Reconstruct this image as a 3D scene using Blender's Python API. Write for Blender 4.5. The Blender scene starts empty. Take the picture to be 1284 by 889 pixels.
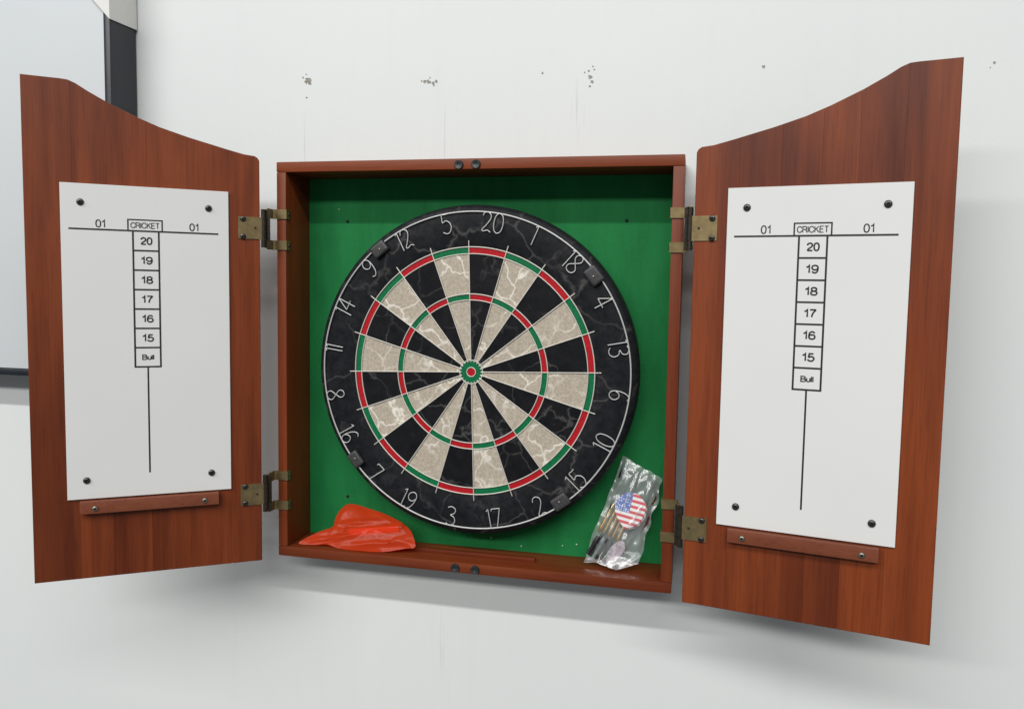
import bpy, bmesh, math, random
from mathutils import Vector, Matrix, noise

random.seed(7)
sc = bpy.context.scene
COL = sc.collection

# ------------------------------------------------------------------ camera
cam_d = bpy.data.cameras.new('camera')
cam = bpy.data.objects.new('camera', cam_d)
COL.objects.link(cam)
RIGHT = Vector((0.97642, 0.21515, 0.01778))
FWD = Vector((-0.21330, 0.97416, -0.07425))
UP = Vector((-0.03330, 0.06871, 0.99708))
CAM = Vector((0.29814, -1.00310, 0.10691))
cam.matrix_world = Matrix(((RIGHT.x, UP.x, -FWD.x, CAM.x), (RIGHT.y, UP.y, -FWD.y, CAM.y),
                           (RIGHT.z, UP.z, -FWD.z, CAM.z), (0, 0, 0, 1)))
cam_d.sensor_fit = 'HORIZONTAL'
cam_d.sensor_width = 36
cam_d.lens = 977.43 / 1284 * 36
cam_d.shift_x = -(656.714 - 642) / 1284
cam_d.shift_y = (437.997 - 444.5) / 1284
cam_d.clip_start = 0.01
cam_d.clip_end = 100
sc.camera = cam

# ------------------------------------------------------------------ light
world = bpy.data.worlds.new('World')
sc.world = world
world.use_nodes = True
bg = world.node_tree.nodes['Background']
bg.inputs[0].default_value = (0.91, 0.965, 1.0, 1)
bg.inputs[1].default_value = 0.175


def lamp(name, loc, sx, sy, power, target=(0, 0.05, 0), col=(1, 0.995, 0.97)):
    l = bpy.data.lights.new(name, 'AREA')
    l.shape = 'RECTANGLE'
    l.size = sx
    l.size_y = sy
    l.energy = power
    l.color = col
    o = bpy.data.objects.new(name, l)
    COL.objects.link(o)
    o.location = loc
    d = (Vector(target) - Vector(loc))
    d.x = 0
    o.rotation_euler = d.to_track_quat('-Z', 'Y').to_euler()
    return o


# two rows of ceiling tube lights, parallel to the wall
lamp('ceiling_tube_light', (-0.80, -5.50, 5.55), 13.0, 0.22, 535)
lamp('ceiling_tube_light', (-2.50, -9.00, 4.80), 13.0, 0.80, 640)

sc.view_settings.view_transform = 'Standard'
sc.view_settings.look = 'None'
sc.view_settings.exposure = 0
sc.view_settings.gamma = 1
sc.view_settings.use_curve_mapping = False
sc.render.engine = 'CYCLES'
sc.cycles.use_denoising = True
sc.cycles.max_bounces = 10
sc.cycles.transparent_max_bounces = 24

# ------------------------------------------------------------------ materials
class NT:
    def __init__(s, name):
        s.m = bpy.data.materials.new(name)
        s.m.use_nodes = True
        s.t = s.m.node_tree
        s.b = s.t.nodes['Principled BSDF']
        s.out = s.t.nodes['Material Output']

    def n(s, kind, **kw):
        nd = s.t.nodes.new('ShaderNode' + kind)
        for k, v in kw.items():
            setattr(nd, k, v)
        return nd

    def link(s, a, b):
        s.t.links.new(a, b)

    def set(s, **kw):
        for k, v in kw.items():
            s.b.inputs[k.replace('_', ' ')].default_value = v

    def pos(s):
        return s.n('NewGeometry').outputs['Position']

    def objc(s):
        return s.n('TexCoord').outputs['Object']

    def mapping(s, src, scale=(1, 1, 1), loc=(0, 0, 0)):
        mp = s.n('Mapping')
        mp.inputs['Scale'].default_value = scale
        mp.inputs['Location'].default_value = loc
        s.link(src, mp.inputs['Vector'])
        return mp.outputs[0]

    def noise(s, vec, scale, detail=4, rough=0.55, dist=0):
        nd = s.n('TexNoise')
        s.link(vec, nd.inputs['Vector'])
        nd.inputs['Scale'].default_value = scale
        nd.inputs['Detail'].default_value = detail
        nd.inputs['Roughness'].default_value = rough
        nd.inputs['Distortion'].default_value = dist
        return nd.outputs['Fac']

    def ramp(s, fac, stops):
        r = s.n('ValToRGB')
        e = r.color_ramp.elements
        while len(e) < len(stops):
            e.new(0.5)
        for i, (p, c) in enumerate(stops):
            e[i].position = p
            e[i].color = (*c, 1) if len(c) == 3 else c
        s.link(fac, r.inputs[0])
        return r.outputs[0]

    def mix(s, fac, a, b, mode='MIX'):
        nd = s.n('Mix', data_type='RGBA', blend_type=mode)
        for val, ix in ((fac, 0), (a, 6), (b, 7)):
            if isinstance(val, (int, float)):
                nd.inputs[ix].default_value = val
            elif isinstance(val, tuple):
                nd.inputs[ix].default_value = (*val, 1)
            else:
                s.link(val, nd.inputs[ix])
        return nd.outputs[2]

    def math(s, op, a, b=0.0, clamp=False):
        nd = s.n('Math', operation=op, use_clamp=clamp)
        for v, i in ((a, 0), (b, 1)):
            if isinstance(v, (int, float)):
                nd.inputs[i].default_value = v
            else:
                s.link(v, nd.inputs[i])
        return nd.outputs[0]

    def color(s, c):
        s.link(c, s.b.inputs['Base Color'])

    def bump(s, h, strength, dist=0.001):
        b = s.n('Bump')
        b.inputs['Strength'].default_value = strength
        b.inputs['Distance'].default_value = dist
        s.link(h, b.inputs['Height'])
        s.link(b.outputs[0], s.b.inputs['Normal'])


def wood(name, axis, dark, light, rough=0.42):
    m = NT(name)
    p = m.pos()
    oi = m.n('Attribute', attribute_type='OBJECT', attribute_name='tone').outputs['Fac']
    off = m.n('CombineXYZ')
    sh = m.math('MULTIPLY', oi, 0.12)
    for i in range(3):
        m.link(sh, off.inputs[i])
    va = m.n('VectorMath', operation='ADD')
    m.link(p, va.inputs[0])
    m.link(off.outputs[0], va.inputs[1])
    v = va.outputs[0]
    s1 = [34, 34, 34]
    s2 = [520, 520, 520]
    s3 = [9, 9, 9]
    s1[axis] = 1.3
    s2[axis] = 17
    s3[axis] = 1.6
    a = m.noise(m.mapping(v, s1), 1, 5, 0.6, 0.6)
    b = m.noise(m.mapping(v, s2), 1, 3, 0.6)
    c = m.noise(m.mapping(v, s3), 1, 3, 0.5, 1.0)
    t = m.math('ADD', m.math('MULTIPLY', a, 0.42), m.math('MULTIPLY', c, 0.58))
    mid = tuple((x + y) / 2 for x, y in zip(dark, light))
    col = m.ramp(t, [(0.34, dark), (0.48, mid), (0.61, light)])
    pores = m.ramp(b, [(0.36, (0.62, 0.56, 0.54)), (0.50, (1, 1, 1))])
    col = m.mix(0.48, col, pores, 'MULTIPLY')
    tn = m.n('MapRange')
    tn.inputs['To Min'].default_value = 0.80
    tn.inputs['To Max'].default_value = 1.14
    m.link(oi, tn.inputs['Value'])
    g = m.n('CombineXYZ')
    for i in range(3):
        m.link(tn.outputs[0], g.inputs[i])
    col = m.mix(1.0, col, g.outputs[0], 'MULTIPLY')
    m.color(col)
    m.set(Roughness=rough)
    m.b.inputs['Specular IOR Level'].default_value = 0.32
    m.bump(b, 0.08, 0.0004)
    rr = m.n('MapRange')
    rr.inputs['To Min'].default_value = rough - 0.08
    rr.inputs['To Max'].default_value = rough + 0.14
    m.link(a, rr.inputs['Value'])
    m.link(rr.outputs[0], m.b.inputs['Roughness'])
    return m.m


WD, WL = (0.070, 0.0105, 0.0028), (0.222, 0.044, 0.0092)
W_V = wood('mahogany_vertical', 2, WD, WL)
W_H = wood('mahogany_horizontal', 0, (0.100, 0.0155, 0.0042), (0.205, 0.041, 0.0100))
W_F = wood('mahogany_frame', 2, (0.100, 0.0155, 0.0042), (0.205, 0.041, 0.0100))
W_R = wood('mahogany_rail', 0, (0.14, 0.036, 0.017), (0.21, 0.062, 0.030))


def plain(name, col, rough=0.5, metal=0.0, spec=0.5, var=0.0, scale=200, bump=0.0):
    m = NT(name)
    m.set(Base_Color=(*col, 1), Roughness=rough, Metallic=metal)
    m.b.inputs['Specular IOR Level'].default_value = spec
    if var or bump:
        f = m.noise(m.pos(), scale, 5, 0.6)
        if var:
            lo = tuple(c * (1 - var) for c in col)
            hi = tuple(min(1, c * (1 + var)) for c in col)
            m.color(m.ramp(f, [(0.3, lo), (0.7, hi)]))
        if bump:
            m.bump(f, bump, 0.001)
    return m.m


def wall_mat():
    m = NT('painted_wall')
    p = m.pos()
    big = m.noise(p, 1.6, 4, 0.5)
    col = m.ramp(big, [(0.3, (0.68, 0.71, 0.71)), (0.7, (0.72, 0.735, 0.725))])
    # faint vertical smears
    sm = m.noise(m.mapping(p, (38, 1, 2.2)), 1, 4, 0.6)
    col = m.mix(m.ramp(sm, [(0.53, (0, 0, 0)), (0.75, (0.14, 0.14, 0.14))]), col, (0.63, 0.64, 0.65))
    # scratches under two of the old screw holes
    sep = m.n('SeparateXYZ')
    m.link(p, sep.inputs[0])
    scr = m.noise(m.mapping(p, (210, 1, 6)), 1, 3, 0.7)
    scrf = m.ramp(scr, [(0.56, (0, 0, 0)), (0.66, (1, 1, 1))])
    for cx, w, z0, z1, k in ((0.135, 0.022, 0.28, 0.405, 0.55), (-0.279, 0.014, 0.28, 0.37, 0.4),
                             (-0.060, 0.022, 0.28, 0.43, 0.22), (-0.06, 0.02, -0.7, -0.30, 0.2)):
        a = m.math('SUBTRACT', 1.0, m.math('DIVIDE', m.math('ABSOLUTE', m.math('SUBTRACT', sep.outputs[0], cx)), w), True)
        b = m.math('MULTIPLY', m.math('GREATER_THAN', sep.outputs[2], z0), m.math('MULTIPLY', m.math('SUBTRACT', z1, sep.outputs[2]), 16.0, True), True)
        f = m.math('MULTIPLY', m.math('MULTIPLY', a, b), m.math('MULTIPLY', scrf, k))
        col = m.mix(f, col, (0.33, 0.34, 0.38))
    m.color(col)
    m.set(Roughness=0.55)
    m.b.inputs['Specular IOR Level'].default_value = 0.35
    fine = m.noise(p, 260, 4, 0.6)
    brd = m.noise(m.mapping(p, (30, 1, 9)), 1, 4, 0.6)
    h = m.math('ADD', m.math('MULTIPLY', fine, 0.25), brd)
    m.bump(h, 0.10, 0.004)
    return m.m


def veined(name, base_lo, base_hi, vein, mott, vscale, width, rough, vstr=0.8, seed=0.0):
    m = NT(name)
    p = m.mapping(m.pos(), (1, 1, 1), (seed, seed * 0.7, seed * 1.3))
    w = m.n('TexNoise')
    m.link(p, w.inputs['Vector'])
    w.inputs['Scale'].default_value = 26
    w.inputs['Detail'].default_value = 4
    sub = m.n('VectorMath', operation='SUBTRACT')
    m.link(w.outputs['Color'], sub.inputs[0])
    sub.inputs[1].default_value = (0.5, 0.5, 0.5)
    scl = m.n('VectorMath', operation='SCALE')
    m.link(sub.outputs[0], scl.inputs[0])
    scl.inputs['Scale'].default_value = 0.055
    add = m.n('VectorMath', operation='ADD')
    m.link(p, add.inputs[0])
    m.link(scl.outputs[0], add.inputs[1])
    vo = m.n('TexVoronoi', feature='DISTANCE_TO_EDGE')
    m.link(add.outputs[0], vo.inputs['Vector'])
    vo.inputs['Scale'].default_value = vscale
    vf = m.ramp(vo.outputs['Distance'], [(0.0, (1, 1, 1)), (width, (0.35, 0.35, 0.35)), (width * 2.4, (0, 0, 0))])
    gate = m.ramp(m.noise(p, 15, 3), [(0.36, (0, 0, 0)), (0.58, (1, 1, 1))])
    vf = m.math('MULTIPLY', m.math('MULTIPLY', vf, gate), vstr)
    bs = m.ramp(m.noise(p, mott, 5, 0.65), [(0.32, base_lo), (0.68, base_hi)])
    if seed == 1.7:   # dusty scuffs on the number field
        du = m.math('MULTIPLY', m.ramp(m.noise(p, 9, 2), [(0.50, (0, 0, 0)), (0.72, (1, 1, 1))]), m.ramp(m.noise(p, 70, 5, 0.7), [(0.45, (0, 0, 0)), (0.68, (0.55, 0.55, 0.55))]))
        bs = m.mix(du, bs, (0.085, 0.085, 0.09))
    m.color(m.mix(vf, bs, vein))
    m.set(Roughness=rough)
    m.b.inputs['Specular IOR Level'].default_value = 0.13
    m.bump(m.noise(p, 900, 3), 0.25, 0.0005)
    return m.m


M = {}
M['wall'] = wall_mat()
M['black_seg'] = veined('black_marbled_sisal', (0.004, 0.0045, 0.006), (0.011, 0.011, 0.013), (0.15, 0.145, 0.14), 60, 15, 0.014, 0.5, 0.42)
M['cream_seg'] = veined('cream_marbled_sisal', (0.35, 0.30, 0.24), (0.52, 0.455, 0.37), (0.84, 0.80, 0.72), 300, 25, 0.024, 0.5, 1.0, 3.1)
M['rim'] = veined('black_board_rim', (0.005, 0.006, 0.008), (0.015, 0.015, 0.018), (0.16, 0.155, 0.145), 90, 13, 0.016, 0.5, 0.42, 1.7)
M['band'] = plain('black_edge_band', (0.012, 0.013, 0.014), 0.6, 0, 0.25, var=0.6, scale=140, bump=0.3)
M['red'] = plain('red_sisal', (0.40, 0.007, 0.014), 0.55, 0, 0.2, var=0.22, scale=260, bump=0.2)
M['green'] = plain('green_sisal', (0.002, 0.135, 0.048), 0.55, 0, 0.2, var=0.25, scale=260, bump=0.2)
M['wire'] = plain('bright_wire', (0.56, 0.56, 0.55), 0.38, 0.35)
M['spider'] = plain('spider_wire', (0.64, 0.61, 0.55), 0.40, 0.3)
M['clip'] = plain('dark_clip_plastic', (0.042, 0.041, 0.043), 0.45, var=0.3, scale=300)
M['black_metal'] = plain('black_magnet', (0.018, 0.022, 0.022), 0.45, var=0.4, scale=400)
M['screw'] = plain('dark_screw', (0.075, 0.072, 0.066), 0.35, 0.8, var=0.4, scale=900)
M['pit'] = plain('screw_recess', (0.006, 0.006, 0.006), 0.7)
M['steel'] = plain('steel_screw', (0.27, 0.25, 0.21), 0.42, 0.9)
M['brass_old'] = plain('aged_brass', (0.30, 0.225, 0.110), 0.36, 0.8, var=0.24, scale=95, bump=0.08)
M['brass_dark'] = plain('dark_hinge_metal', (0.040, 0.031, 0.022), 0.42, 0.6, var=0.4, scale=160)  # darker hinge metal for the knuckles and joining plates
M['sheet'] = plain('white_laminate', (0.725, 0.725, 0.715), 0.26, 0, 0.5, var=0.015, scale=6)
M['ink'] = plain('black_print', (0.010, 0.010, 0.012), 0.5)
M['felt'] = None
M['wb'] = plain('whiteboard_face', (0.585, 0.612, 0.630), 0.5, 0, 0.15, var=0.02, scale=3)
M['wbframe'] = plain('black_frame', (0.010, 0.014, 0.020), 0.38, var=0.3, scale=30)
M['wbcap'] = plain('white_corner_plastic', (0.72, 0.71, 0.69), 0.5)
M['brass'] = plain('bright_brass', (0.68, 0.47, 0.19), 0.28, 0.85, var=0.2, scale=300)
M['shaft'] = plain('black_shaft_plastic', (0.02, 0.02, 0.025), 0.4)


def felt():
    m = NT('green_painted_panel')
    p = m.pos()
    f = m.noise(m.mapping(p, (26, 1, 7)), 1, 5, 0.62)
    g = m.noise(p, 700, 4, 0.7)
    col = m.ramp(f, [(0.3, (0.0095, 0.140, 0.037)), (0.7, (0.0150, 0.190, 0.053))])
    col = m.mix(0.5, col, m.ramp(g, [(0.3, (0.72, 0.72, 0.72)), (0.7, (1.2, 1.2, 1.2))]), 'MULTIPLY')
    m.color(col)
    m.set(Roughness=0.6)
    m.b.inputs['Specular IOR Level'].default_value = 0.12
    m.bump(g, 0.3, 0.0006)
    return m.m


M['felt'] = felt()


def red_film():
    m = NT('red_plastic_film')
    m.set(Base_Color=(0.82, 0.105, 0.026, 1), Roughness=0.24)
    m.b.inputs['Specular IOR Level'].default_value = 0.42
    tr = m.n('BsdfTransparent')
    tr.inputs[0].default_value = (1, 0.22, 0.08, 1)
    tl = m.n('BsdfTranslucent')
    tl.inputs[0].default_value = (0.85, 0.08, 0.02, 1)
    a = m.n('MixShader')
    a.inputs[0].default_value = 0.4
    m.link(m.b.outputs[0], a.inputs[1])
    m.link(tl.outputs[0], a.inputs[2])
    b = m.n('MixShader')
    b.inputs[0].default_value = 0.45
    m.link(a.outputs[0], b.inputs[1])
    m.link(tr.outputs[0], b.inputs[2])
    m.link(b.outputs[0], m.out.inputs[0])
    m.bump(m.noise(m.mapping(m.pos(), (26, 26, 60)), 1, 2, 0.5), 0.10, 0.003)
    return m.m


def clear_film():
    m = NT('clear_plastic_film')
    gl = m.n('BsdfGlossy')
    gl.inputs['Roughness'].default_value = 0.22
    gl.inputs['Color'].default_value = (1, 1, 1, 1)
    tr = m.n('BsdfTransparent')
    tr.inputs[0].default_value = (0.96, 0.97, 0.97, 1)
    df = m.n('BsdfDiffuse')
    df.inputs[0].default_value = (0.75, 0.77, 0.80, 1)
    fr = m.n('Fresnel')
    fr.inputs['IOR'].default_value = 1.6
    bp = m.n('Bump')
    bp.inputs['Strength'].default_value = 0.10
    bp.inputs['Distance'].default_value = 0.003
    m.link(m.noise(m.mapping(m.pos(), (90, 90, 60)), 1, 3, 0.6), bp.inputs['Height'])
    m.link(bp.outputs[0], gl.inputs['Normal'])
    m.link(bp.outputs[0], fr.inputs['Normal'])
    a = m.n('MixShader')
    a.inputs[0].default_value = 0.115
    m.link(tr.outputs[0], a.inputs[1])
    m.link(df.outputs[0], a.inputs[2])
    b = m.n('MixShader')
    m.link(m.math('MULTIPLY', fr.outputs[0], 1.5, True), b.inputs[0])
    m.link(a.outputs[0], b.inputs[1])
    m.link(gl.outputs[0], b.inputs[2])
    m.link(b.outputs[0], m.out.inputs[0])
    return m.m


def flag():
    """flag print on a flight, from the flight's own object coordinates (x across, z up, metres)"""
    m = NT('flag_print')
    sep = m.n('SeparateXYZ')
    m.link(m.objc(), sep.inputs[0])
    x, z = sep.outputs[0], sep.outputs[2]
    st = m.math('GREATER_THAN', m.math('FRACT', m.math('MULTIPLY', m.math('ADD', z, 0.0002), 1 / 0.0076)), 0.5)
    col = m.mix(st, (0.74, 0.72, 0.71), (0.58, 0.11, 0.13))
    can = m.math('MULTIPLY', m.math('LESS_THAN', x, -0.0005), m.math('GREATER_THAN', z, -0.004))
    vo = m.n('TexVoronoi')
    m.link(m.objc(), vo.inputs['Vector'])
    vo.inputs['Scale'].default_value = 330
    vo.inputs['Randomness'].default_value = 0.35
    stars = m.math('LESS_THAN', vo.outputs['Distance'], 0.36)
    blue = m.mix(stars, (0.13, 0.18, 0.42), (0.66, 0.68, 0.76))
    m.color(m.mix(can, col, blue))
    m.set(Roughness=0.35)
    return m.m


M['red_film'] = red_film()
M['red_solid'] = plain('red_tube_plastic', (0.72, 0.045, 0.02), 0.35)
M['clear'] = clear_film()
M['flag'] = flag()
M['lilac'] = plain('pale_lilac_flight', (0.46, 0.38, 0.43), 0.4, var=0.5, scale=240)

# ------------------------------------------------------------------ mesh helpers
def finish(name, bm, mat, parent=None, loc=(0, 0, 0), smooth=False, auto=None, mesh=None):
    if mesh is None:
        bmesh.ops.recalc_face_normals(bm, faces=bm.faces)
        mesh = bpy.data.meshes.new(name)
        bm.to_mesh(mesh)
        bm.free()
        if mat:
            mesh.materials.append(mat)
        if smooth:
            for p in mesh.polygons:
                p.use_smooth = True
            if auto:
                mesh.set_sharp_from_angle(angle=math.radians(auto))
    o = bpy.data.objects.new(name, mesh)
    COL.objects.link(o)
    o.location = loc
    if parent is not None:
        o.parent = parent
    return o


def thing(name, label, cat, loc, group=None):
    o = bpy.data.objects.new(name, None)
    o.empty_display_size = 0.05
    COL.objects.link(o)
    o.location = loc
    tag(o, label, cat, group)
    return o


def tag(o, label, cat, group=None):
    o['label'] = label
    o['category'] = cat
    if group:
        o['group'] = group
    return o


def box_bm(size, bevel=0.0, seg=2, bm=None, at=(0, 0, 0)):
    b = bmesh.new()
    bmesh.ops.create_cube(b, size=1)
    bmesh.ops.scale(b, vec=size, verts=b.verts)
    if bevel:
        bmesh.ops.bevel(b, geom=b.edges[:], offset=bevel, segments=seg, affect='EDGES', profile=0.6)
    bmesh.ops.translate(b, vec=at, verts=b.verts)
    if bm is None:
        return b
    tmp = bpy.data.meshes.new('tmp')
    b.to_mesh(tmp)
    b.free()
    bm.from_mesh(tmp)
    bpy.data.meshes.remove(tmp)
    return bm


def bar(name, lo, hi, mat, parent, bevel=0.001, tone=0.5, org=None):
    """axis-aligned bevelled board between two world corners"""
    lo, hi = Vector(lo), Vector(hi)
    c = (lo + hi) / 2
    o = finish(name, box_bm(hi - lo, bevel), mat, parent, c - (org or Vector()), True, 40)
    o['tone'] = tone
    return o


def lathe_bm(profile, n=32, axis='y', bm=None, at=(0, 0, 0)):
    """profile (r, h); spun about the axis. axis 'y': h towards -y (the viewer)"""
    bm = bm or bmesh.new()
    rings = []
    for r, h in profile:
        ring = []
        if r < 1e-7:
            ring = [bm.verts.new(_ax(0, 0, h, axis, at))]
        else:
            for i in range(n):
                a = 2 * math.pi * i / n
                ring.append(bm.verts.new(_ax(r * math.cos(a), r * math.sin(a), h, axis, at)))
        rings.append(ring)
    for A, B in zip(rings, rings[1:]):
        if len(A) == 1 and len(B) == 1:
            continue
        for i in range(n):
            j = (i + 1) % n
            if len(A) == 1:
                bm.faces.new((A[0], B[i], B[j]))
            elif len(B) == 1:
                bm.faces.new((A[i], A[j], B[0]))
            else:
                bm.faces.new((A[i], A[j], B[j], B[i]))
    return bm


def _ax(a, b, h, axis, at):
    if axis == 'y':
        v = Vector((a, -h, b))
    else:
        v = Vector((a, b, h))
    return v + Vector(at)


def tube_bm(pts, r, closed=False, n=8, bm=None, cap=True):
    bm = bm or bmesh.new()
    pts = [Vector(p) for p in pts]
    N = len(pts)
    rings = []
    prev = None
    for i, p in enumerate(pts):
        if closed:
            t = (pts[(i + 1) % N] - pts[i - 1]).normalized()
        else:
            t = (pts[min(i + 1, N - 1)] - pts[max(i - 1, 0)]).normalized()
        ref = Vector((0, 1, 0)) if abs(t.y) < 0.9 else Vector((1, 0, 0))
        if prev is not None and abs(prev.dot(t)) < 0.95:
            ref = prev
        u = (ref - t * ref.dot(t)).normalized()
        prev = u
        w = t.cross(u)
        rr = r[i] if isinstance(r, (list, tuple)) else r
        rings.append([bm.verts.new(p + (u * math.cos(2 * math.pi * k / n) + w * math.sin(2 * math.pi * k / n)) * rr) for k in range(n)])
    for i in range(N if closed else N - 1):
        A, B = rings[i], rings[(i + 1) % N]
        for k in range(n):
            l = (k + 1) % n
            bm.faces.new((A[k], A[l], B[l], B[k]))
    if not closed and cap:
        bm.faces.new(rings[0][::-1])
        bm.faces.new(rings[-1])
    return bm


def prism_bm(poly, z0, z1, plane='xz', bm=None):
    """extrude a polygon; plane 'xz' extrudes along y, 'xy' along z"""
    bm = bm or bmesh.new()
    f = (lambda a, b, c: (a, c, b)) if plane == 'xz' else (lambda a, b, c: (a, b, c))
    A = [bm.verts.new(f(a, b, z0)) for a, b in poly]
    B = [bm.verts.new(f(a, b, z1)) for a, b in poly]
    n = len(poly)
    bm.faces.new(A)
    bm.faces.new(B[::-1])
    for i in range(n):
        j = (i + 1) % n
        bm.faces.new((A[i], B[i], B[j], A[j]))
    return bm


def strip_bm(path, th, z0, z1, bm=None):
    """bent sheet metal: plan polyline with thickness, from z0 to z1"""
    bm = bm or bmesh.new()
    pts = [Vector(p) for p in path]
    L, R_ = [], []
    for i, p in enumerate(pts):
        d1 = (pts[i] - pts[i - 1]).normalized() if i else (pts[1] - pts[0]).normalized()
        d2 = (pts[i + 1] - pts[i]).normalized() if i < len(pts) - 1 else d1
        t = (d1 + d2).normalized()
        nn = Vector((-t.y, t.x)) * (th / 2 / max(0.5, t.dot(d2)))
        L.append(p + nn)
        R_.append(p - nn)
    return prism_bm([tuple(v) for v in L + R_[::-1]], z0, z1, 'xy', bm)


def spline(pts, closed=False, sub=6):
    P = [Vector(p) for p in pts]
    n = len(P)
    out = []
    rng = range(n) if closed else range(n - 1)
    for i in rng:
        p0 = P[(i - 1) % n] if closed or i > 0 else P[0]
        p1, p2 = P[i], P[(i + 1) % n]
        p3 = P[(i + 2) % n] if closed or i + 2 < n else P[n - 1]
        for k in range(sub):
            t = k / sub
            out.append(0.5 * ((2 * p1) + (p2 - p0) * t + (2 * p0 - 5 * p1 + 4 * p2 - p3) * t * t + (3 * p1 - p0 - 3 * p2 + p3) * t ** 3))
    if not closed:
        out.append(P[-1])
    return out


GLYPH = {  # grotesque lettering drawn as strokes: (width, [(smooth, points)...]), unit cap height
    '0': (.52, [(2, [(.26, 1), (.07, .88), (.0, .5), (.07, .12), (.26, 0), (.45, .12), (.52, .5), (.45, .88)])]),
    '1': (.34, [(0, [(.0, .76), (.16, .82), (.27, 1), (.27, 0)])]),
    '2': (.56, [(1, [(.02, .70), (.06, .88), (.28, 1), (.50, .88), (.53, .68), (.40, .46), (.14, .24), (.02, .0)]), (0, [(.02, 0), (.56, 0)])]),
    '5': (.56, [(0, [(.50, 1), (.12, 1), (.05, .48)]), (1, [(.05, .48), (.28, .62), (.52, .48), (.54, .24), (.40, .03), (.22, 0), (.05, .08), (.0, .24)])]),
    '6': (.56, [(2, [(.28, .60), (.07, .50), (.01, .30), (.07, .09), (.28, 0), (.49, .09), (.55, .30), (.49, .50)]), (1, [(.52, .80), (.42, .96), (.24, 1), (.07, .84), (.01, .52), (.01, .30)])]),
    '7': (.56, [(0, [(0, 1), (.56, 1)]), (1, [(.56, 1), (.34, .66), (.22, .30), (.18, 0)])]),
    '8': (.56, [(2, [(.28, 1), (.09, .92), (.05, .76), (.12, .58), (.28, .53), (.44, .58), (.51, .76), (.47, .92)]), (2, [(.28, .53), (.08, .45), (.0, .26), (.08, .07), (.28, 0), (.48, .07), (.56, .26), (.48, .45)])]),
    '9': (.56, [(2, [(.28, .40), (.49, .50), (.55, .70), (.49, .91), (.28, 1), (.07, .91), (.01, .70), (.07, .50)]), (1, [(.04, .20), (.14, .04), (.32, 0), (.49, .16), (.55, .48), (.55, .70)])]),
    'C': (.70, [(1, [(.68, .70), (.60, .90), (.38, 1), (.10, .86), (.0, .5), (.10, .14), (.38, 0), (.60, .10), (.69, .32)])]),
    'R': (.64, [(0, [(0, 0), (0, 1), (.36, 1)]), (1, [(.36, 1), (.56, .92), (.60, .74), (.54, .57), (.36, .50)]), (0, [(.36, .50), (0, .50)]), (1, [(.36, .50), (.54, .42), (.58, .20), (.64, 0)])]),
    'I': (.04, [(0, [(.02, 0), (.02, 1)])]),
    'K': (.62, [(0, [(0, 0), (0, 1)]), (0, [(.58, 1), (0, .40)]), (0, [(.22, .60), (.62, 0)])]),
    'E': (.56, [(0, [(.56, 1), (0, 1), (0, 0), (.56, 0)]), (0, [(0, .52), (.50, .52)])]),
    'T': (.60, [(0, [(0, 1), (.60, 1)]), (0, [(.30, 1), (.30, 0)])]),
    'B': (.60, [(0, [(.34, .53), (0, .53), (0, 1), (.34, 1)]), (1, [(.34, 1), (.52, .92), (.54, .76), (.50, .60), (.34, .53)]), (0, [(0, .53), (0, 0), (.36, 0)]), (1, [(.36, 0), (.56, .08), (.60, .27), (.54, .46), (.34, .53)])]),
    'u': (.44, [(1, [(0, .72), (0, .40), (.02, .14), (.18, .0), (.36, .08), (.44, .26)]), (0, [(.44, .72), (.44, 0)])]),
    'l': (.04, [(0, [(.02, 0), (.02, 1)])]),
}


def ribbon(bm, P, w, closed):
    n = len(P)
    L, R_ = [], []
    for i in range(n):
        if closed:
            d1, d2 = (P[i] - P[i - 1]).normalized(), (P[(i + 1) % n] - P[i]).normalized()
        else:
            d1 = (P[i] - P[i - 1]).normalized() if i else (P[1] - P[0]).normalized()
            d2 = (P[i + 1] - P[i]).normalized() if i < n - 1 else d1
        t = (d1 + d2).normalized()
        k = w / 2 / max(.45, t.dot(d2))
        nn = Vector((-t.y, t.x)) * k
        L.append(P[i] + nn)
        R_.append(P[i] - nn)
    A = [bm.verts.new((v.x, 0, v.y)) for v in L]
    B = [bm.verts.new((v.x, 0, v.y)) for v in R_]
    for i in range(n if closed else n - 1):
        j = (i + 1) % n
        bm.faces.new((A[i], B[i], B[j], A[j]))


def text_bm(s, h, w=None, weight=0.12, gap=0.17):
    tot = sum(GLYPH[c][0] for c in s) + gap * (len(s) - 1)
    kx = h if w is None else w / tot
    x = -tot / 2
    bm = bmesh.new()
    for c in s:
        gw, strokes = GLYPH[c]
        for sm, pts in strokes:
            P = [Vector(((x + a) * kx, (b - .5) * h, 0)) for a, b in pts]
            if sm:
                P = spline(P, sm == 2, 4)
            ribbon(bm, [v.to_2d() for v in P], weight * h, sm == 2)
        x += gw + gap
    return bm


def screw(parent, loc, r=0.0042, mat='screw', rotz=0.0, name='screw'):
    bm = lathe_bm([(r, 0), (r * 0.96, r * 0.28), (r * 0.75, r * 0.46), (r * 0.42, r * 0.52), (r * 0.30, r * 0.1), (0, r * 0.05)], 20)
    o = finish(name, bm, M[mat], parent, loc, True, 50)
    o.data.materials.append(M['pit'])
    for p in o.data.polygons:
        c = p.center
        if math.hypot(c.x, c.z) < r * 0.40:
            p.material_index = 1
    o.rotation_euler = (0, 0, rotz)
    return o


# ------------------------------------------------------------------ setting: the wall
YW = 0.078
bm = bmesh.new()
vs = [bm.verts.new(c) for c in ((-2.2, YW, -1.5), (2.0, YW, -1.5), (2.0, YW, 1.5), (-2.2, YW, 1.5))]
bm.faces.new(vs)
wall = finish('wall', bm, M['wall'])
wall['kind'] = 'structure'
wall['label'] = 'white painted wall with old screw holes and faint smears'

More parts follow.
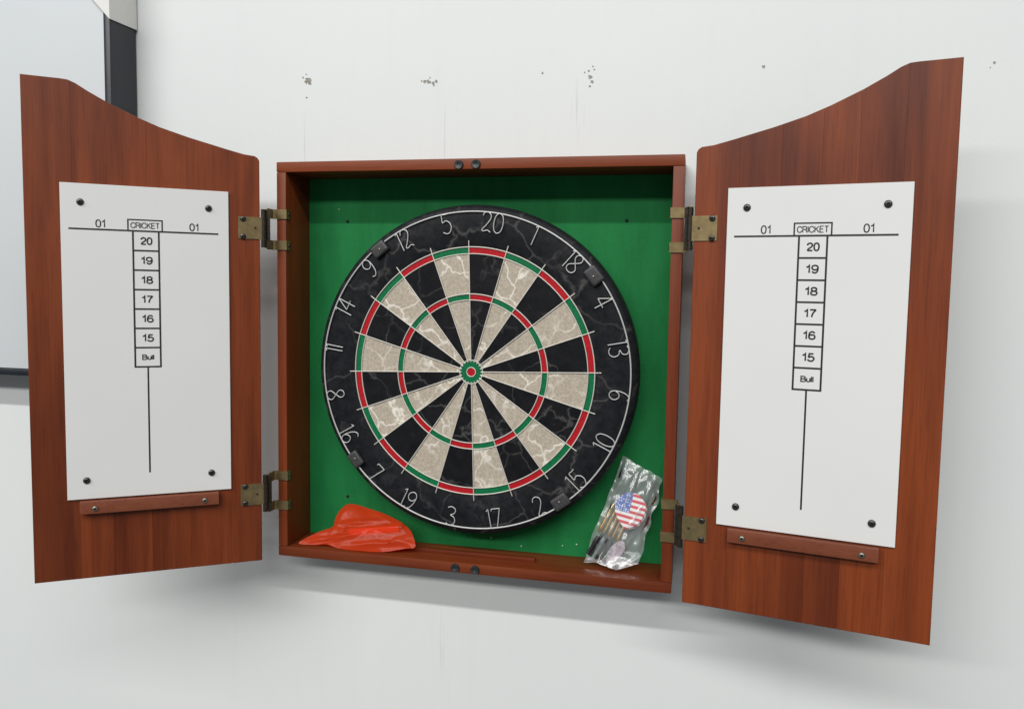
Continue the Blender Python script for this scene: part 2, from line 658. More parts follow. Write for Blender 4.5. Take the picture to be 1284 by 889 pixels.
# old screw holes: small broken plaster pits and crumbs standing on the wall
M['pitwall'] = plain('exposed_plaster', (0.29, 0.27, 0.24), 0.8, var=0.55, scale=500)
M['crumb'] = plain('loose_paint_crumb', (0.62, 0.61, 0.59), 0.7)


def chip(x, z, r, seed):
    rnd = random.Random(seed)
    b = bmesh.new()
    n = 15
    ph = rnd.random() * 6
    cen = b.verts.new((0, -0.0004, 0))
    ring = []
    for i in range(n):
        a = 2 * math.pi * i / n
        rr = r * (0.30 + 0.85 * rnd.random()) * (1 + 0.45 * math.cos(a * 1 + ph))
        ring.append(b.verts.new((rr * math.cos(a), -0.0008, rr * math.sin(a))))
    for i in range(n):
        b.faces.new((cen, ring[i], ring[(i + 1) % n]))
    return finish('plaster_chip', b, M['pitwall'], wall, (x, YW, z))


k = 0
for hx, hz, spots in ((-0.274, 0.4125, [(0, 0, .0048), (.003, -.005, .0025), (-.006, .004, .0012), (-.001, .008, .0011), (0, -.026, .0011)]),
                      (-0.0843, 0.4016, [(0, 0, .0030), (.007, -.001, .0034), (-.006, .002, .0026), (.012, .001, .0022), (.002, .006, .001), (-.010, .002, .0012)]),
                      (0.1488, 0.3979, [(0, .002, .0028), (.001, -.004, .0022), (-.004, .010, .0013), (.004, .011, .0012), (.002, .016, .0011), (-.009, .008, .001), (-.002, -.010, .0012)]),
                      (0.0811, 0.407, [(0, 0, .0016)]), (0.3737, 0.4031, [(0, 0, .0018)]), (0.646, 0.3971, [(0, 0, .0017), (-.004, -.006, .0008)])):
    for dx, dz, r in spots:
        k += 1
        chip(hx + dx, hz + dz, r * 1.15, k)

# ------------------------------------------------------------------ whiteboard at the left
WX1, WX0, WZ0, WZ1, WY = -0.561, -1.46, -0.0405, 0.600, 0.020
wb_loc = Vector(((WX0 + WX1) / 2, YW, WZ0))
wb = thing('whiteboard', 'white board in a black frame with a white corner cap behind a cabinet door', 'whiteboard', wb_loc)
F = 0.012
bar('writing_panel', (WX0 + F, WY + 0.002, WZ0 + F), (WX1 - F, YW - 0.004, WZ1 - F), M['wb'], wb, 0.0005, org=wb_loc)
bar('frame_bar', (WX1 - F + .0003, WY, WZ0), (WX1, YW - 0.001, WZ1), M['wbframe'], wb, 0.0035, org=wb_loc)
bar('frame_bar', (WX0, WY, WZ0), (WX0 + F - .0003, YW - 0.001, WZ1), M['wbframe'], wb, 0.0035, org=wb_loc)
bar('frame_bar', (WX0 + F, WY, WZ0), (WX1 - F, YW - 0.001, WZ0 + F - .0003), M['wbframe'], wb, 0.0035, org=wb_loc)
bar('frame_bar', (WX0 + F, WY, WZ1 - F + .0003), (WX1 - F, YW - 0.001, WZ1), M['wbframe'], wb, 0.0035, org=wb_loc)
# corner caps: triangular front with a folded side (right one in view)
for s, X in ((1, WX1), (-1, WX0)):
    b = bmesh.new()
    e = 0.0016
    y0, y1 = WY - 0.0022, YW - 0.002
    zl = WZ1 - 0.104
    xo = X + s * e
    front = [(xo, y0, zl), (X - s * 0.100, y0, WZ1 + e), (xo, y0, WZ1 + e)]
    v = [b.verts.new(c) for c in front]
    b.faces.new(v)
    w = [b.verts.new(c) for c in ((xo, y1, zl + 0.002), (X - s * 0.100, y1, WZ1 + e), (xo, y1, WZ1 + e))]
    b.faces.new((v[0], v[2], w[2], w[0]))
    b.faces.new((v[1], v[2], w[2], w[1]))
    o = finish('corner_cap', b, M['wbcap'], wb, -wb_loc)
    sm = o.modifiers.new('thick', 'SOLIDIFY')
    sm.thickness = 0.0012
    sm.offset = 0

# ------------------------------------------------------------------ cabinet
W, H, T, D = 0.5592, 0.5605, 0.0141, 0.0682
hw, hh = W / 2, H / 2
CL = Vector((0, 0.034, -hh))
cab = thing('dartboard_cabinet', 'open wooden dartboard cabinet with green back and two scoring doors', 'cabinet', CL)
YB = YW - 0.0015
bar('top_board', (-hw, 0, hh - T), (hw, YB, hh), W_H, cab, 0.0012, 0.62, CL)
bar('bottom_board', (-hw, 0, -hh), (hw, YB, -hh + T), W_H, cab, 0.0012, 0.25, CL)
bar('side_board', (-hw, 0.0004, -hh + T + .0002), (-hw + T, YB, hh - T - .0002), W_F, cab, 0.0012, 0.5, CL)
bar('side_board', (hw - T, 0.0004, -hh + T + .0002), (hw, YB, hh - T - .0002), W_F, cab, 0.0012, 0.58, CL)
bar('back_panel', (-hw + T + .0003, D, -hh + T + .0003), (hw - T - .0003, D + 0.005, hh - T - .0003), M['felt'], cab, 0, org=CL)
fl = -hh + T
bar('inner_rail', (-0.235, 0.029, fl + .0001), (0.093, 0.0365, fl + 0.0055), W_H, cab, 0.001, 0.75, CL)
for x, z in ((-.2041, .2041), (.2034, .2045), (-.2037, -.2053), (.2034, -.2045)):
    screw(cab, Vector((x, D, z)) - CL, 0.0024, 'pit', name='nail')
# paint specks on the green panel, near the floor
for i, (x, z, r) in enumerate(((.125, -.252, .0009), (.065, -.258, .001), (.145, -.2485, .0011), (.02, -.2495, .0012), (-.218, .222, .0009), (.16, -.262, .0008))):
    bm = lathe_bm([(r, 0), (r * .7, r * .5), (0, r * .6)], 8)
    finish('paint_speck', bm, M['crumb'], cab, Vector((x, D, z)) - CL, True)
# magnets
for x, z in ((-.0137, .2718), (.0099, .2722), (-.0125, -.2736), (.0160, -.2736)):
    r = 0.0062
    bm = lathe_bm([(r, 0), (r, .0018), (r * .86, .0028), (r * .45, .0026), (r * .3, .0020), (0, .0018)], 24)
    finish('magnet', bm, M['black_metal'], cab, Vector((x, 0, z)) - CL, True, 45)

# doors -------------------------------------------------------------
WDOOR = 0.2788
ZB = -0.280
TOP = [(0, .2775), (.002, .2812), (.006, .2838), (.02, .2852), (.0433, .2905), (.066, .2962), (.088, .3016), (.123, .3118), (.15, .3222),
       (.183, .3372), (.205, .3490), (.219, .3575), (.2275, .3610), (.236, .3616), (WDOOR, .3620)]


def top_at(u):
    for (a, b), (c, d) in zip(TOP, TOP[1:]):
        if a <= u <= c:
            return b + (d - b) * (u - a) / (c - a)
    return TOP[-1][1]


DTH = 0.014
DOORS = {}


def print_items(door, x0, yface):
    """the printed scoring grid; x0 = sheet's left edge in door space"""
    y = yface - 0.00018
    b = bmesh.new()

    def rect(xa, xb, za, zb):
        q = [b.verts.new((x0 + a, y, c)) for a, c in ((xa, za), (xb, za), (xb, zb), (xa, zb))]
        b.faces.new(q)
    t = 0.00108
    rect(.0088, .1854, .1760 - t, .1760 + t)
    for xa in (.0764, .1167):
        rect(xa - t * .8, xa + t * .8, .1760 + t, .1895)
    rect(.0764 - t * .8, .1167 + t * .8, .1895, .1895 + 1.6 * t)
    xl, xr = .0820, .1125
    ztop = .1760 - t
    zs = [.1760 - .02535 * i for i in range(1, 8)]
    for xa in (xl, xr):
        rect(xa - t, xa + t, zs[-1] - t, ztop)
    for z in zs:
        rect(xl + t, xr - t, z - t, z + t)
    xc = .0971
    rect(xc - t * .95, xc + t * .95, -.1430, zs[-1] - t)
    finish('printed_grid', b, M['ink'], door)
    items = [('01', .0450, .1836, .0088, .0104, .165), ('01', .1555, .1836, .0088, .0104, .165), ('CRICKET', (.0764 + .1167) / 2, .1832, .0068, .0335, .16)]
    for i, s in enumerate(('20', '19', '18', '17', '16', '15')):
        items.append((s, xc + .0006, .1760 - .02535 * (i + .5), .0084, .0126, .215))
    items.append(('Bull', xc + .0004, .1760 - .02535 * 6.5, .0060, .0132, .23))
    for s, x, z, h, w, bold in items:
        o = finish('printed_numeral' if s[0].isdigit() else 'printed_word', text_bm(s, h, w, bold), M['ink'], door, (x0 + x, y - .00005, z))


# stave widths measured from the hinge side
STAVES = {-1: [0, .040, .092, .140, .186, .2255, WDOOR], 1: [0, .052, .099, .143, .1815, .2275, WDOOR]}
TONES = {-1: [.58, .54, .52, .66, .60, .20], 1: [.62, .55, .66, .54, .68, .58]}
for s, hx, hy, ang, lab in ((-1, -0.2903, -0.0256, 33.766, 'door folded forward beside the whiteboard'), (1, 0.2933, -0.0244, 11.299, 'door swung nearly flat to the wall')):
    A = math.radians(ang)
    rot = A if s < 0 else -A
    # back layer of the door (whole outline), with the staves laid on its face
    us = [u for u, _ in TOP]
    outline = [(s * u, z) for u, z in TOP] + [(s * WDOOR, ZB), (0, ZB)]
    door = finish('door', prism_bm(outline, DTH * 0.55, DTH), W_V, cab, Vector((hx, hy, 0)) - CL)
    door.rotation_euler = (0, 0, rot)
    door['tone'] = 0.4
    door['label'] = lab
    DOORS[s] = (Vector((hx, hy, 0)), rot)
    st = STAVES[s]
    for i in range(len(st) - 1):
        a, c = st[i], st[i + 1]
        g = 0.00008
        pu = [a + g] + [u for u in us if a + g < u < c - g] + [c - g]
        poly = [(s * u, top_at(u)) for u in pu] + [(s * (c - g), ZB), (s * (a + g), ZB)]
        bm = prism_bm(poly, 0, DTH * 0.55 - .00002)
        bmesh.ops.recalc_face_normals(bm, faces=bm.faces)
        fe = [e for e in bm.edges if all(abs(v.co.y) < 1e-6 for v in e.verts)]
        outer = []
        for e in fe:
            m_ = (e.verts[0].co + e.verts[1].co) / 2
            if abs(m_.x - s * (a + g)) < 1e-6 and i > 0:
                continue
            if abs(m_.x - s * (c - g)) < 1e-6 and i < len(st) - 2:
                continue
            outer.append(e)
        bmesh.ops.bevel(bm, geom=outer, offset=0.0009, segments=2, affect='EDGES', profile=0.5)
        o = finish('stave', bm, W_V, door)
        o['tone'] = TONES[s][i]
    # scoring sheet
    x0 = 0.0397 if s > 0 else -0.2387
    sheet = finish('scoring_sheet', box_bm((.1985, .003, .4065), .0003, 1), M['sheet'], door, (x0 + .09925, -.0017, .0299))
    print_items(door, x0, -.0032)
    for x, z in ((.0225, .2097), (.1735, .2097), (.0225, -.1488), (.1735, -.1488)):
        screw(door, (x0 + x, -.0032, z), 0.0044)
    # ledge under the sheet
    lx = x0 + .0985
    o = finish('chalk_ledge', box_bm((.1680, .0105, .0165), .0012), W_R, door, (lx, -.0054, -.1835), True, 40)
    o['tone'] = 0.8
    for x in (-.0662, .0662):
        screw(door, (lx + x, -.0107, -.1848), 0.0036, 'steel')


def door_pt(s, u, off, z=0):
    h, rot = DOORS[s]
    return h + Matrix.Rotation(rot, 3, 'Z') @ Vector((s * u, -off, z))


# hinges --------------------------------------------------------------
for s in (-1, 1):
    for zc in (.1865, -.1840):
        base = Vector((s * .2796, 0, zc))
        q = lambda v: (v.x - base.x, v.y - base.y)
        pin = door_pt(s, -.0052, -.0012)
        # leaf screwed on the door
        p0, p1 = door_pt(s, -.0030, .0008), door_pt(s, .0280, .0008)
        leaf = finish('hinge', strip_bm([q(p0), q(p1)], .0014, -.0150, .0150), M['brass_old'], cab, base - CL)
        # knuckles round the pin
        b = bmesh.new()
        for z0, z1, r in ((-.0260, -.0150, .0036), (-.0146, .0146, .0040), (.0150, .0260, .0036)):
            lathe_bm([(0, z0), (r, z0), (r, z1), (0, z1)], 16, 'z', b, (pin.x - base.x, pin.y - base.y, 0))
        finish('knuckle', b, M['brass_dark'], leaf, (0, 0, 0), True, 40)
        # two straps bent round the cabinet's front edge
        for zz in (.0215, -.0215):
            path = [(-s * .0152, .0075), (-s * .0152, -.0009), (s * .0012, -.0009), (s * .0045, -.0030), q(pin + Vector((-s * .003, 0.003, 0)))]
            finish('strap', strip_bm(path, .0016, zz - .0065, zz + .0065), M['brass_old'], leaf, (0, 0, 0))
            sb = screw(leaf, (-s * .0160, .0052, zz), 0.0026)
            sb.rotation_euler = (0, 0, -s * math.pi / 2)
        # plate joining the straps behind the knuckles
        path = [q(pin + Vector((-s * .0015, .0035, 0))), q(pin + Vector((-s * .0065, .0055, 0)))]
        finish('joining_plate', strip_bm(path, .0015, -.0262, .0262), M['brass_dark'], leaf)
        for zz in (.0118, -.0118):
            v = door_pt(s, .0218, .0015)
            screw(leaf, (v.x - base.x, v.y - base.y, zz), 0.0039, 'screw', DOORS[s][1])
        v = door_pt(s, .0060, .0016)
        o = finish('rivet_hole', lathe_bm([(.0016, 0), (.0012, .0003), (0, .0002)], 12), M['pit'], leaf, (v.x - base.x, v.y - base.y, 0))
        o.rotation_euler = (0, 0, DOORS[s][1])

# ------------------------------------------------------------------ dartboard
YF = 0.0232
BC = Vector((0.0005, 0, -0.0049))
RB = 0.2280
ROLL = -0.0308
DL = Vector((BC.x, D - 0.002, BC.z))
db = thing('dartboard', 'round black and cream marbled dartboard hanging in the green-backed cabinet', 'dartboard', DL)


def dbl(y):
    return Vector((0, y - DL.y, 0))


# body: disc with rounded edge; faces: rim ring on the front, band round the side
prof = [(0, 0), (.171, 0), (.172, .0004), (.2195, .0004), (.2235, -.0008), (.2263, -.0035), (RB, -.0080), (RB, -.0300), (.2262, -.0350), (.2220, -.0380), (0, -.0380)]
body = finish('board_body', lathe_bm([(r, h) for r, h in prof[1:6]], 128), M['rim'], db, dbl(YF), True, 60)
body.name = 'number_field'
finish('edge_band', lathe_bm(prof[5:], 128), M['band'], db, dbl(YF), True, 60)


def seg_mesh(name, r0, r1, h, mat, n=6):
    """one 18-degree piece starting at angle 0 (up), clockwise, slightly proud, tiny joint"""
    b = bmesh.new()
    g = 0.00025
    A, B = [], []
    for i in range(n + 1):
        t = i / n
        for r, L in ((r1 - g, B), (r0 + g, A)):
            a = (math.radians(18) * t)
            da = g / r
            a = min(max(a, da), math.radians(18) - da)
            L.append((r * math.sin(a), r * math.cos(a)))
    poly = B + A[::-1]
    prism_bm(poly, 0.0006, -h, 'xz', b)
    bmesh.ops.recalc_face_normals(b, faces=b.faces)
    me = bpy.data.meshes.new(name)
    b.to_mesh(me)
    b.free()
    me.materials.append(mat)
    return me


BANDS = [('inner_single', .0162, .0985, .0008), ('treble', .0985, .1068, .0007), ('outer_single', .1068, .1612, .0008), ('double', .1612, .1702, .0007)]
meshes = {}
for nm, r0, r1, h in BANDS:
    for par in (0, 1):
        if nm in ('treble', 'double'):
            mt = M['red'] if par == 0 else M['green']
        else:
            mt = M['black_seg'] if par == 0 else M['cream_seg']
        meshes[nm, par] = seg_mesh(nm + '_segment', r0, r1, h, mt)
for k in range(20):
    for nm, r0, r1, h in BANDS:
        o = finish(nm + '_segment', None, None, db, dbl(YF), mesh=meshes[nm, k % 2])
        o.rotation_euler = (0, math.radians(18 * k) + ROLL, 0)
finish('outer_bull', lathe_bm([(.0064, .0002), (.0064, .0010), (.0150, .0010), (.0158, .0002)], 40), M['green'], db, dbl(YF), False)
finish('bullseye', lathe_bm([(.0060, .0002), (.0060, .0012), (0, .0014)], 32), M['red'], db, dbl(YF), True, 40)


def circ(r, h, n=120):
    return [(r * math.sin(2 * math.pi * i / n), -h, r * math.cos(2 * math.pi * i / n)) for i in range(n)]


for r, w in ((.1704, .00085), (.1612, .00075), (.1068, .0008), (.0985, .00075), (.0162, .0008), (.0063, .0007)):
    finish('wire_ring', tube_bm(circ(r, .0016), w, True, 8), M['spider'], db, dbl(YF), True)
rad_me = None
for k in range(20):
    if rad_me is None:
        o = finish('radial_wire', tube_bm([(0, -.0018, .0170), (0, -.0018, .1720), (0, -.0014, .1790)], .00075, False, 8), M['spider'], db, dbl(YF), True, 50)
        rad_me = o.data
    else:
        o = finish('radial_wire', None, None, db, dbl(YF), mesh=rad_me)
    o.rotation_euler = (0, math.radians(18 * k) + ROLL + random.uniform(-.004, .004), 0)
# little crimps round the bull ring
b = bmesh.new()
for k in range(20):
    a = math.radians(18 * k) + ROLL
    tube_bm([(.0138 * math.sin(a), -.0019, .0138 * math.cos(a)), (.0172 * math.sin(a), -.0019, .0172 * math.cos(a))], .0008, False, 6, b)
finish('bull_crimps', b, M['spider'], db, dbl(YF), True, 50)

# number ring with bent-wire numerals
RN = 0.2180
ring = finish('number_ring', tube_bm(circ(RN, .0022, 160), .00115, True, 8), M['wire'], db, dbl(YF), True)
DIG = {
    '0': (1, [(.27, 1), (.07, .86), (0, .5), (.07, .14), (.27, 0), (.48, .14), (.55, .5), (.48, .86)]),
    '1': (2, [(-.07, .90), (.06, 1), (.06, 0)]),
    '2': (0, [(.0, .80), (.08, .95), (.27, 1), (.46, .88), (.46, .66), (.22, .32), (.02, .10), (.10, .02), (.34, .09), (.52, .0)]),
    '3': (0, [(.02, .93), (.25, 1), (.48, .88), (.44, .66), (.22, .55), (.46, .45), (.54, .22), (.40, .03), (.18, 0), (.0, .10)]),
    '4': (2, [(.40, 0), (.40, 1), (.38, 1), (0, .36), (.58, .36)]),
    '5': (0, [(.48, 1), (.30, .98), (.08, .98), (.06, .80), (.06, .58), (.28, .66), (.50, .50), (.53, .25), (.38, .03), (.18, 0), (0, .10)]),
    '6': (0, [(.50, .93), (.34, 1), (.14, .84), (.02, .45), (.06, .12), (.27, 0), (.48, .12), (.52, .33), (.36, .50), (.15, .46), (.04, .30)]),
    '7': (2, [(0, .90), (.02, 1), (.52, 1), (.22, 0)]),
    '8': (1, [(.27, .52), (.06, .74), (.10, .93), (.27, 1), (.44, .93), (.48, .74), (.27, .52), (.02, .28), (.06, .07), (.27, 0), (.48, .07), (.53, .28)]),
    '9': (0, [(.04, .07), (.20, 0), (.40, .16), (.52, .55), (.48, .88), (.27, 1), (.06, .88), (.02, .67), (.18, .50), (.39, .54), (.50, .70)]),
}
SEQ = [20, 1, 18, 4, 13, 6, 10, 15, 2, 17, 3, 19, 7, 16, 8, 11, 14, 9, 12, 5]
FLIP = {10, 15, 2, 17, 3, 19, 7, 16, 8}
NH = 0.0265
for i, num in enumerate(SEQ):
    th = math.radians(9 + 18 * i) + ROLL + random.uniform(-.012, .012)
    out = Vector((math.sin(th), 0, math.cos(th)))
    rt = Vector((math.cos(th), 0, -math.sin(th)))
    flip = num in FLIP
    up = -out if flip else out
    r_ = -rt if flip else rt
    txt = str(num)
    wid = [0.21 if ch == '1' else 0.60 for ch in txt]
    x = -sum(wid) / 2 + 0.05
    b = bmesh.new()
    cen = out * (RN - NH / 2 - .0002)
    for ch, w in zip(txt, wid):
        mode, pts = DIG[ch]
        jit = random.uniform(-.03, .03)
        P = [cen + r_ * ((x + px * .88 + jit * (py - .5)) * NH) + up * ((py - .5) * NH) + Vector((0, -.0026, 0)) for px, py in pts]
        if mode == 2:
            Q = []
            for a, c in zip(P, P[1:]):
                Q += [a.lerp(c, f) for f in (0, .06, .94)]
            Q.append(P[-1])
            tube_bm(Q, .00074, False, 7, b)
        else:
            tube_bm(spline(P, mode == 1, 5), .00074, mode == 1, 7, b)
        x += w
    finish('wire_numeral', b, M['wire'], ring, (0, 0, 0), True, 60)
# clips
for ang, sx, sz in ((-38.8, .0240, .0175), (51.2, .0250, .0185), (-127.9, .0230, .0170), (143.0, .0250, .0180)):
    a = math.radians(ang)
    bm = box_bm((sx, .0080, sz), .0038, 4)
    o = finish('ring_clip', bm, M['clip'], db, dbl(YF) + Vector((.2135 * math.sin(a), -.0045, .2135 * math.cos(a))), True, 60)
    o.rotation_euler = (0, a, 0)
    c = finish('clip_pin', lathe_bm([(.0019, 0), (.0017, .0007), (.0009, .0011), (0, .0012)], 12), M['steel'], o, (0.001, -.0039, -.001), True, 50)
# mounting boss between the board and the back panel
finish('mounting_boss', lathe_bm([(.02, .0), (.02, .0075), (0, .0075)], 24), M['band'], db, dbl(D), False)

# ------------------------------------------------------------------ red bag with a tube inside
def red_bag():
    out = [(-.2540, .0120, -.2640), (-.2290, .0212, -.2490), (-.2085, .0275, -.2410), (-.2080, .0359, -.2310), (-.2030, .0440, -.2190), (-.1890, .0500, -.2115),
           (-.1507, .0464, -.2171), (-.1280, .0420, -.2215), (-.1060, .0364, -.2285), (-.0890, .0300, -.2370), (-.0775, .0190, -.2520), (-.0790, .0160, -.2570), (-.0900, .0150, -.2585), (-.1228, .0095, -.2645),
           (-.1576, .0068, -.2652), (-.1880, .0075, -.2648), (-.2095, .0110, -.2618), (-.2270, .0110, -.2640)]
    P = spline([Vector(p) for p in out], True, 8)
    n = len(P)
    cen = Vector((-.148, .026, -.2415))
    nrm = Vector((0, -.78, .62))
    K = 22
    b = bmesh.new()
    fr, bk = [], []
    for k in range(1, K + 1):
        rho = k / K
        R1, R2 = [], []
        for i, p in enumerate(P):
            q = cen.lerp(p, rho)
            env = max(0, 1 - rho ** 2.4)
            tailf = min(1, max(0, (q.x + .235) / .06))
            nz = noise.noise(q * 34 + Vector((3, 1, 7)))
            n2 = noise.noise(Vector((q.x * 60, q.z * 95, 2)))
            v = q.z - fl
            crs = 0
            for (xa, va), (xb, vb), wd, am in (((-.200, .028), (-.128, .037), .0035, .0042), ((-.172, .005), (-.086, .015), .0030, .0040), ((-.245, .005), (-.165, .017), .0032, .0036),
                                               ((-.206, .016), (-.194, .050), .0038, .0034), ((-.150, .048), (-.098, .028), .0036, .0030), ((-.205, .006), (-.150, .024), .0028, .0026), ((-.120, .010), (-.082, .024), .0026, .0028)):
                ex, ev = xb - xa, vb - va
                t = max(0, min(1, ((q.x - xa) * ex + (v - va) * ev) / (ex * ex + ev * ev)))
                dd = math.hypot(q.x - xa - ex * t, v - va - ev * t) + .0012 * n2
                crs += am * max(0, 1 - abs(dd) / (wd * 1.6)) ** 1.4 * (1 - .6 * abs(2 * t - 1) ** 3)
            h = env * .0048 * (0.45 + .55 * tailf) + (nz * .0042 + n2 * .0010 + crs) * (0.30 + .70 * env)
            tp = max(0, 1 - abs((q.z + .2400 - (q.x + .142) * .12)) / .012) * (1 if -.186 < q.x < -.100 else 0)
            h = max(h, tp * .0072)
            d = env * .0050 * tailf
            v1 = q + nrm * (h + .0006)
            v2 = q - nrm * (d + .0004)
            v1.z = max(v1.z, fl + .0012)
            v2.z = max(v2.z, fl + .0004)
            v1.y = max(v1.y, .0025)
            v2.y = min(v2.y, D - .003)
            R1.append(b.verts.new(v1))
            R2.append(b.verts.new(v2))
        fr.append(R1)
        bk.append(R2)
    for S, flip in ((fr, False), (bk, True)):
        off = nrm * (.0075 if not flip else -.005)
        c = b.verts.new(cen + off)
        for i in range(n):
            j = (i + 1) % n
            b.faces.new((c, S[0][i], S[0][j]))
            for k in range(K - 1):
                b.faces.new((S[k][i], S[k + 1][i], S[k + 1][j], S[k][j]))
    for i in range(n):
        j = (i + 1) % n
        b.faces.new((fr[-1][i], bk[-1][i], bk[-1][j], fr[-1][j]))
    return b


LOCR = Vector((-.15, .02, fl))
b = red_bag()
bmesh.ops.translate(b, vec=-LOCR, verts=b.verts)
o = finish('plastic_bag', b, M['red_film'], None, LOCR, True, 55)
tag(o, 'crumpled red plastic bag lying on the cabinet floor', 'bag')
# tube lying inside the bag, close under the film
a0, a1 = Vector((-.1790, .0235, -.2460)), Vector((-.1060, .0310, -.2370))
mid = (a0 + a1) / 2
dirv = (a1 - a0).normalized()
L = (a1 - a0).length
b = bmesh.new()
pr = [(0, -L / 2), (.0058, -L / 2), (.0062, -L / 2 + .0008), (.0062, L / 2 - .0008), (.0056, L / 2), (.0050, L / 2), (.0050, L / 2 - .003), (0, L / 2 - .003)]
lathe_bm(pr, 24, 'z', b)
o = finish('red_tube', b, M['red_solid'], None, mid, True, 40)
o.rotation_euler = dirv.to_track_quat('Z', 'Y').to_euler()
tag(o, 'slim red plastic tube inside the crumpled red bag', 'tube')

# ------------------------------------------------------------------ clear bag with dart pieces
def bag_pt(x, z, off=0.0):
    """point on the sloping plane the clear bag lies in; off towards the viewer"""
    y = .030 + (z - fl) * (.028 / .1462)
    return Vector((x, y - off, z))


def clear_bag():
    C00, C10, C11, C01 = Vector((.1590, -.2600)), Vector((.2340, -.2555)), Vector((.2630, -.1440)), Vector((.2090, -.1150))
    nx, ny = 34, 64
    b = bmesh.new()
    G = {}
    for side in (0, 1):
        for j in range(ny + 1):
            for i in range(nx + 1):
                s, t = i / nx, j / ny
                p = (C00 * (1 - s) + C10 * s) * (1 - t) + (C01 * (1 - s) + C11 * s) * t
                # uneven outline
                ex = (noise.noise(Vector((t * 5, 1.3, 0))) * .0035) * (1 - s) + (noise.noise(Vector((t * 6, 7.7, 0))) * .0045) * s
                ez = noise.noise(Vector((s * 5, 3.1, 0))) * .004 * (1 if t > .9 else 0.2)
                x, z = p.x + ex, p.y + ez
                if x > .2640:
                    x = .2640
                env = (max(0, 4 * s * (1 - s)) ** .5) * (max(0, 4 * t * (1 - t)) ** .45)
                q = Vector((x, z, side * 3.0))
                n1 = abs(noise.noise(q * 30 + Vector((1, 5, 2))))
                n2 = noise.noise(q * 95)
                rot_q = Vector(((x * .88 + z * .47) * 0 + (x * .90 - z * .43) * 95, (x * .43 + z * .90) * 22, side * 5))
                n3 = abs(noise.noise(rot_q))
                cr = n1 * .0055 + n3 * .0048 + n2 * .0003
                off = (.0085 * env + cr - .004) if side == 0 else (-.0060 * env - cr * .35 + .001)
                edge = min(1, min(s, 1 - s, t, 1 - t) * 9)
                off = off * edge + (n2 * .002) * (1 - edge)
                v = bag_pt(x, max(z, fl + .0015), off)
                # the loose bottom hem flops forward
                if t < .10:
                    k = (1 - t / .10)
                    f = max(0, 1 - abs(s - .62) / .38)
                    v.y -= .011 * k * f
                    v.z -= .006 * k * f
                v.z = max(v.z, fl + .0008 + .0004 * side)
                v.y = min(v.y, D - .0015)
                G[side, i, j] = b.verts.new(v)
        for j in range(ny):
            for i in range(nx):
                b.faces.new((G[side, i, j], G[side, i + 1, j], G[side, i + 1, j + 1], G[side, i, j + 1]))
    for j in range(ny):
        for i in (0, nx):
            b.faces.new((G[0, i, j], G[0, i, j + 1], G[1, i, j + 1], G[1, i, j]))
    for i in range(nx):
        b.faces.new((G[0, i, 0], G[1, i, 0], G[1, i + 1, 0], G[0, i + 1, 0]))
    return b


LOCC = Vector((.21, .035, fl))
b = clear_bag()
bmesh.ops.translate(b, vec=-LOCC, verts=b.verts)
o = finish('plastic_bag', b, M['clear'], None, LOCC, True, 40)
tag(o, 'clear crinkled plastic bag of dart parts leaning in the cabinet corner', 'bag')


def along(name, prof, a, c, mat, label, cat, group):
    a, c = Vector(a), Vector(c)
    L = (c - a).length
    b = lathe_bm([(r, -L / 2 + h * L) for r, h in prof], 16, 'z')
    o = finish(name, b, mat, None, (a + c) / 2, True, 35)
    o.rotation_euler = (c - a).to_track_quat('Z', 'Y').to_euler()
    tag(o, label, cat, group)
    return o


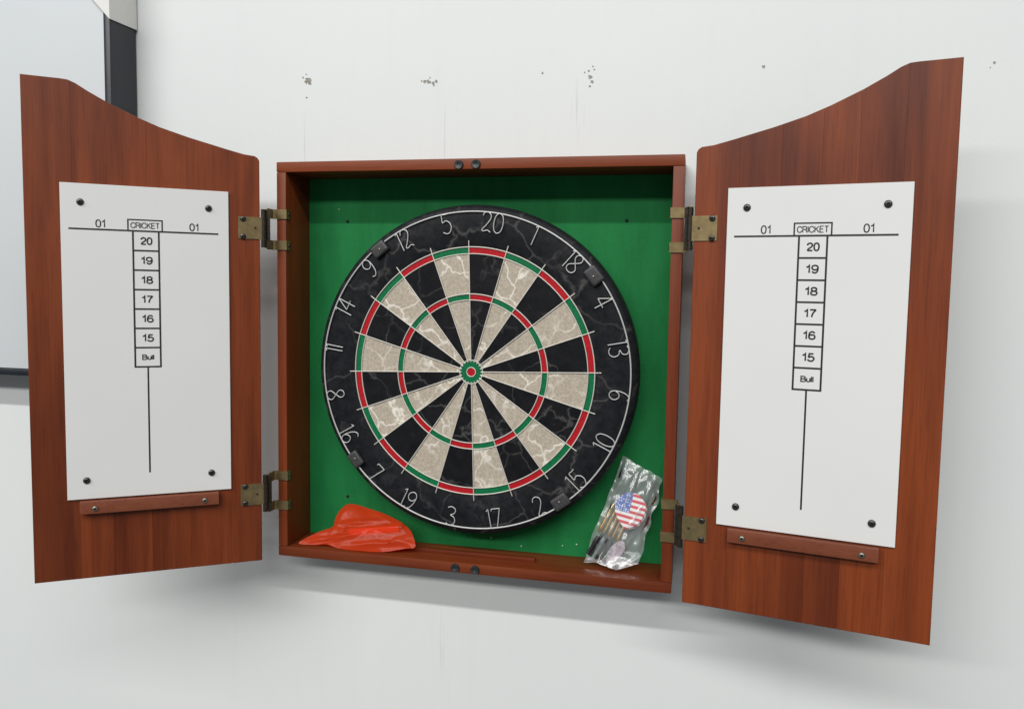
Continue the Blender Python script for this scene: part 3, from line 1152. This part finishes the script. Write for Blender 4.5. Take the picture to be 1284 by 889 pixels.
BARREL = [(0, 0), (.0013, 0), (.0022, .06)]
for k in range(9):
    h = .12 + k * .075
    BARREL += [(.0026, h), (.0026, h + .05), (.0022, h + .055), (.0022, h + .07)]
BARREL += [(.0025, .84), (.0018, .96), (.0012, 1), (0, 1)]
ORD = ['brass dart barrel in the clear bag, fifth and last', 'brass dart barrel in the clear bag, fourth', 'brass dart barrel in the clear bag, third', 'brass dart barrel in the clear bag, second', 'brass dart barrel in the clear bag, first']
for kb, ((xa, za), (xb, zb), off) in enumerate((((.1985, -.1795), (.1800, -.2180), .001), ((.2035, -.1850), (.1855, -.2215), -.002), ((.2075, -.1885), (.1925, -.2225), .002),
                                ((.2125, -.1930), (.1975, -.2270), -.001), ((.2190, -.1960), (.2045, -.2285), .002))):
    along('dart_barrel', BARREL, bag_pt(xb, zb, off), bag_pt(xa, za, off), M['brass'], ORD[kb] + ' from the flag flight', 'dart barrel', 'brass dart barrels in the clear bag')
SH = [(0, 0), (.0020, 0), (.0024, .1), (.0024, .55), (.0032, .6), (.0032, .92), (.0026, 1), (0, 1)]
ORS = ['black dart shaft in the clear bag, third', 'black dart shaft in the clear bag, second', 'black dart shaft in the clear bag, first', 'black dart shaft in the clear bag, fourth and last']
for kb, ((xa, za), (xb, zb), off) in enumerate((((.1855, -.2215), (.1690, -.2510), .0), ((.1915, -.2255), (.1770, -.2535), .001), ((.1970, -.2300), (.1835, -.2550), -.001), ((.1800, -.2235), (.1655, -.2480), .003))):
    along('dart_shaft', SH, bag_pt(xb, zb, off), bag_pt(xa, za, off), M['shaft'], ORS[kb] + ' from the folded flight', 'dart shaft', 'black dart shafts in the clear bag')


def flight_bm(th=.0005):
    # rounded kite flight outline
    pts = [(-.0020, .0240), (.0085, .0215), (.0180, .0130), (.0195, .0010), (.0150, -.0140), (.0040, -.0235), (-.0030, -.0240), (-.0150, -.0130), (-.0205, -.0010), (-.0185, .0125), (-.0100, .0215)]
    return prism_bm([(v.x, v.y) for v in [Vector((p[0], p[1], 0)) for p in spline([Vector((a, c, 0)) for a, c in pts], True, 4)]], -th / 2, th / 2)


for i, (x, z, off, mat, ry, lab) in enumerate(((.2210, -.1855, .0062, 'flag', 12, 'stars and stripes dart flight in the middle of the clear bag'),
                                               (.2225, -.1880, .0030, 'flag', 14, 'striped dart flight half hidden behind the flag flight'),
                                               (.2030, -.2440, .0010, 'lilac', 34, 'narrow folded pale lilac dart flight at the bottom of the clear bag'))):
    b = flight_bm()
    if i == 2:
        bmesh.ops.scale(b, vec=(.42, 1, .80), verts=b.verts)
    o = finish('dart_flight', b, M[mat], None, bag_pt(x, z, off))
    tilt = math.atan2(.028, .1462)
    o.rotation_euler = (-tilt, math.radians(ry), 0)
    tag(o, lab, 'dart flight', 'dart flights in the clear bag')
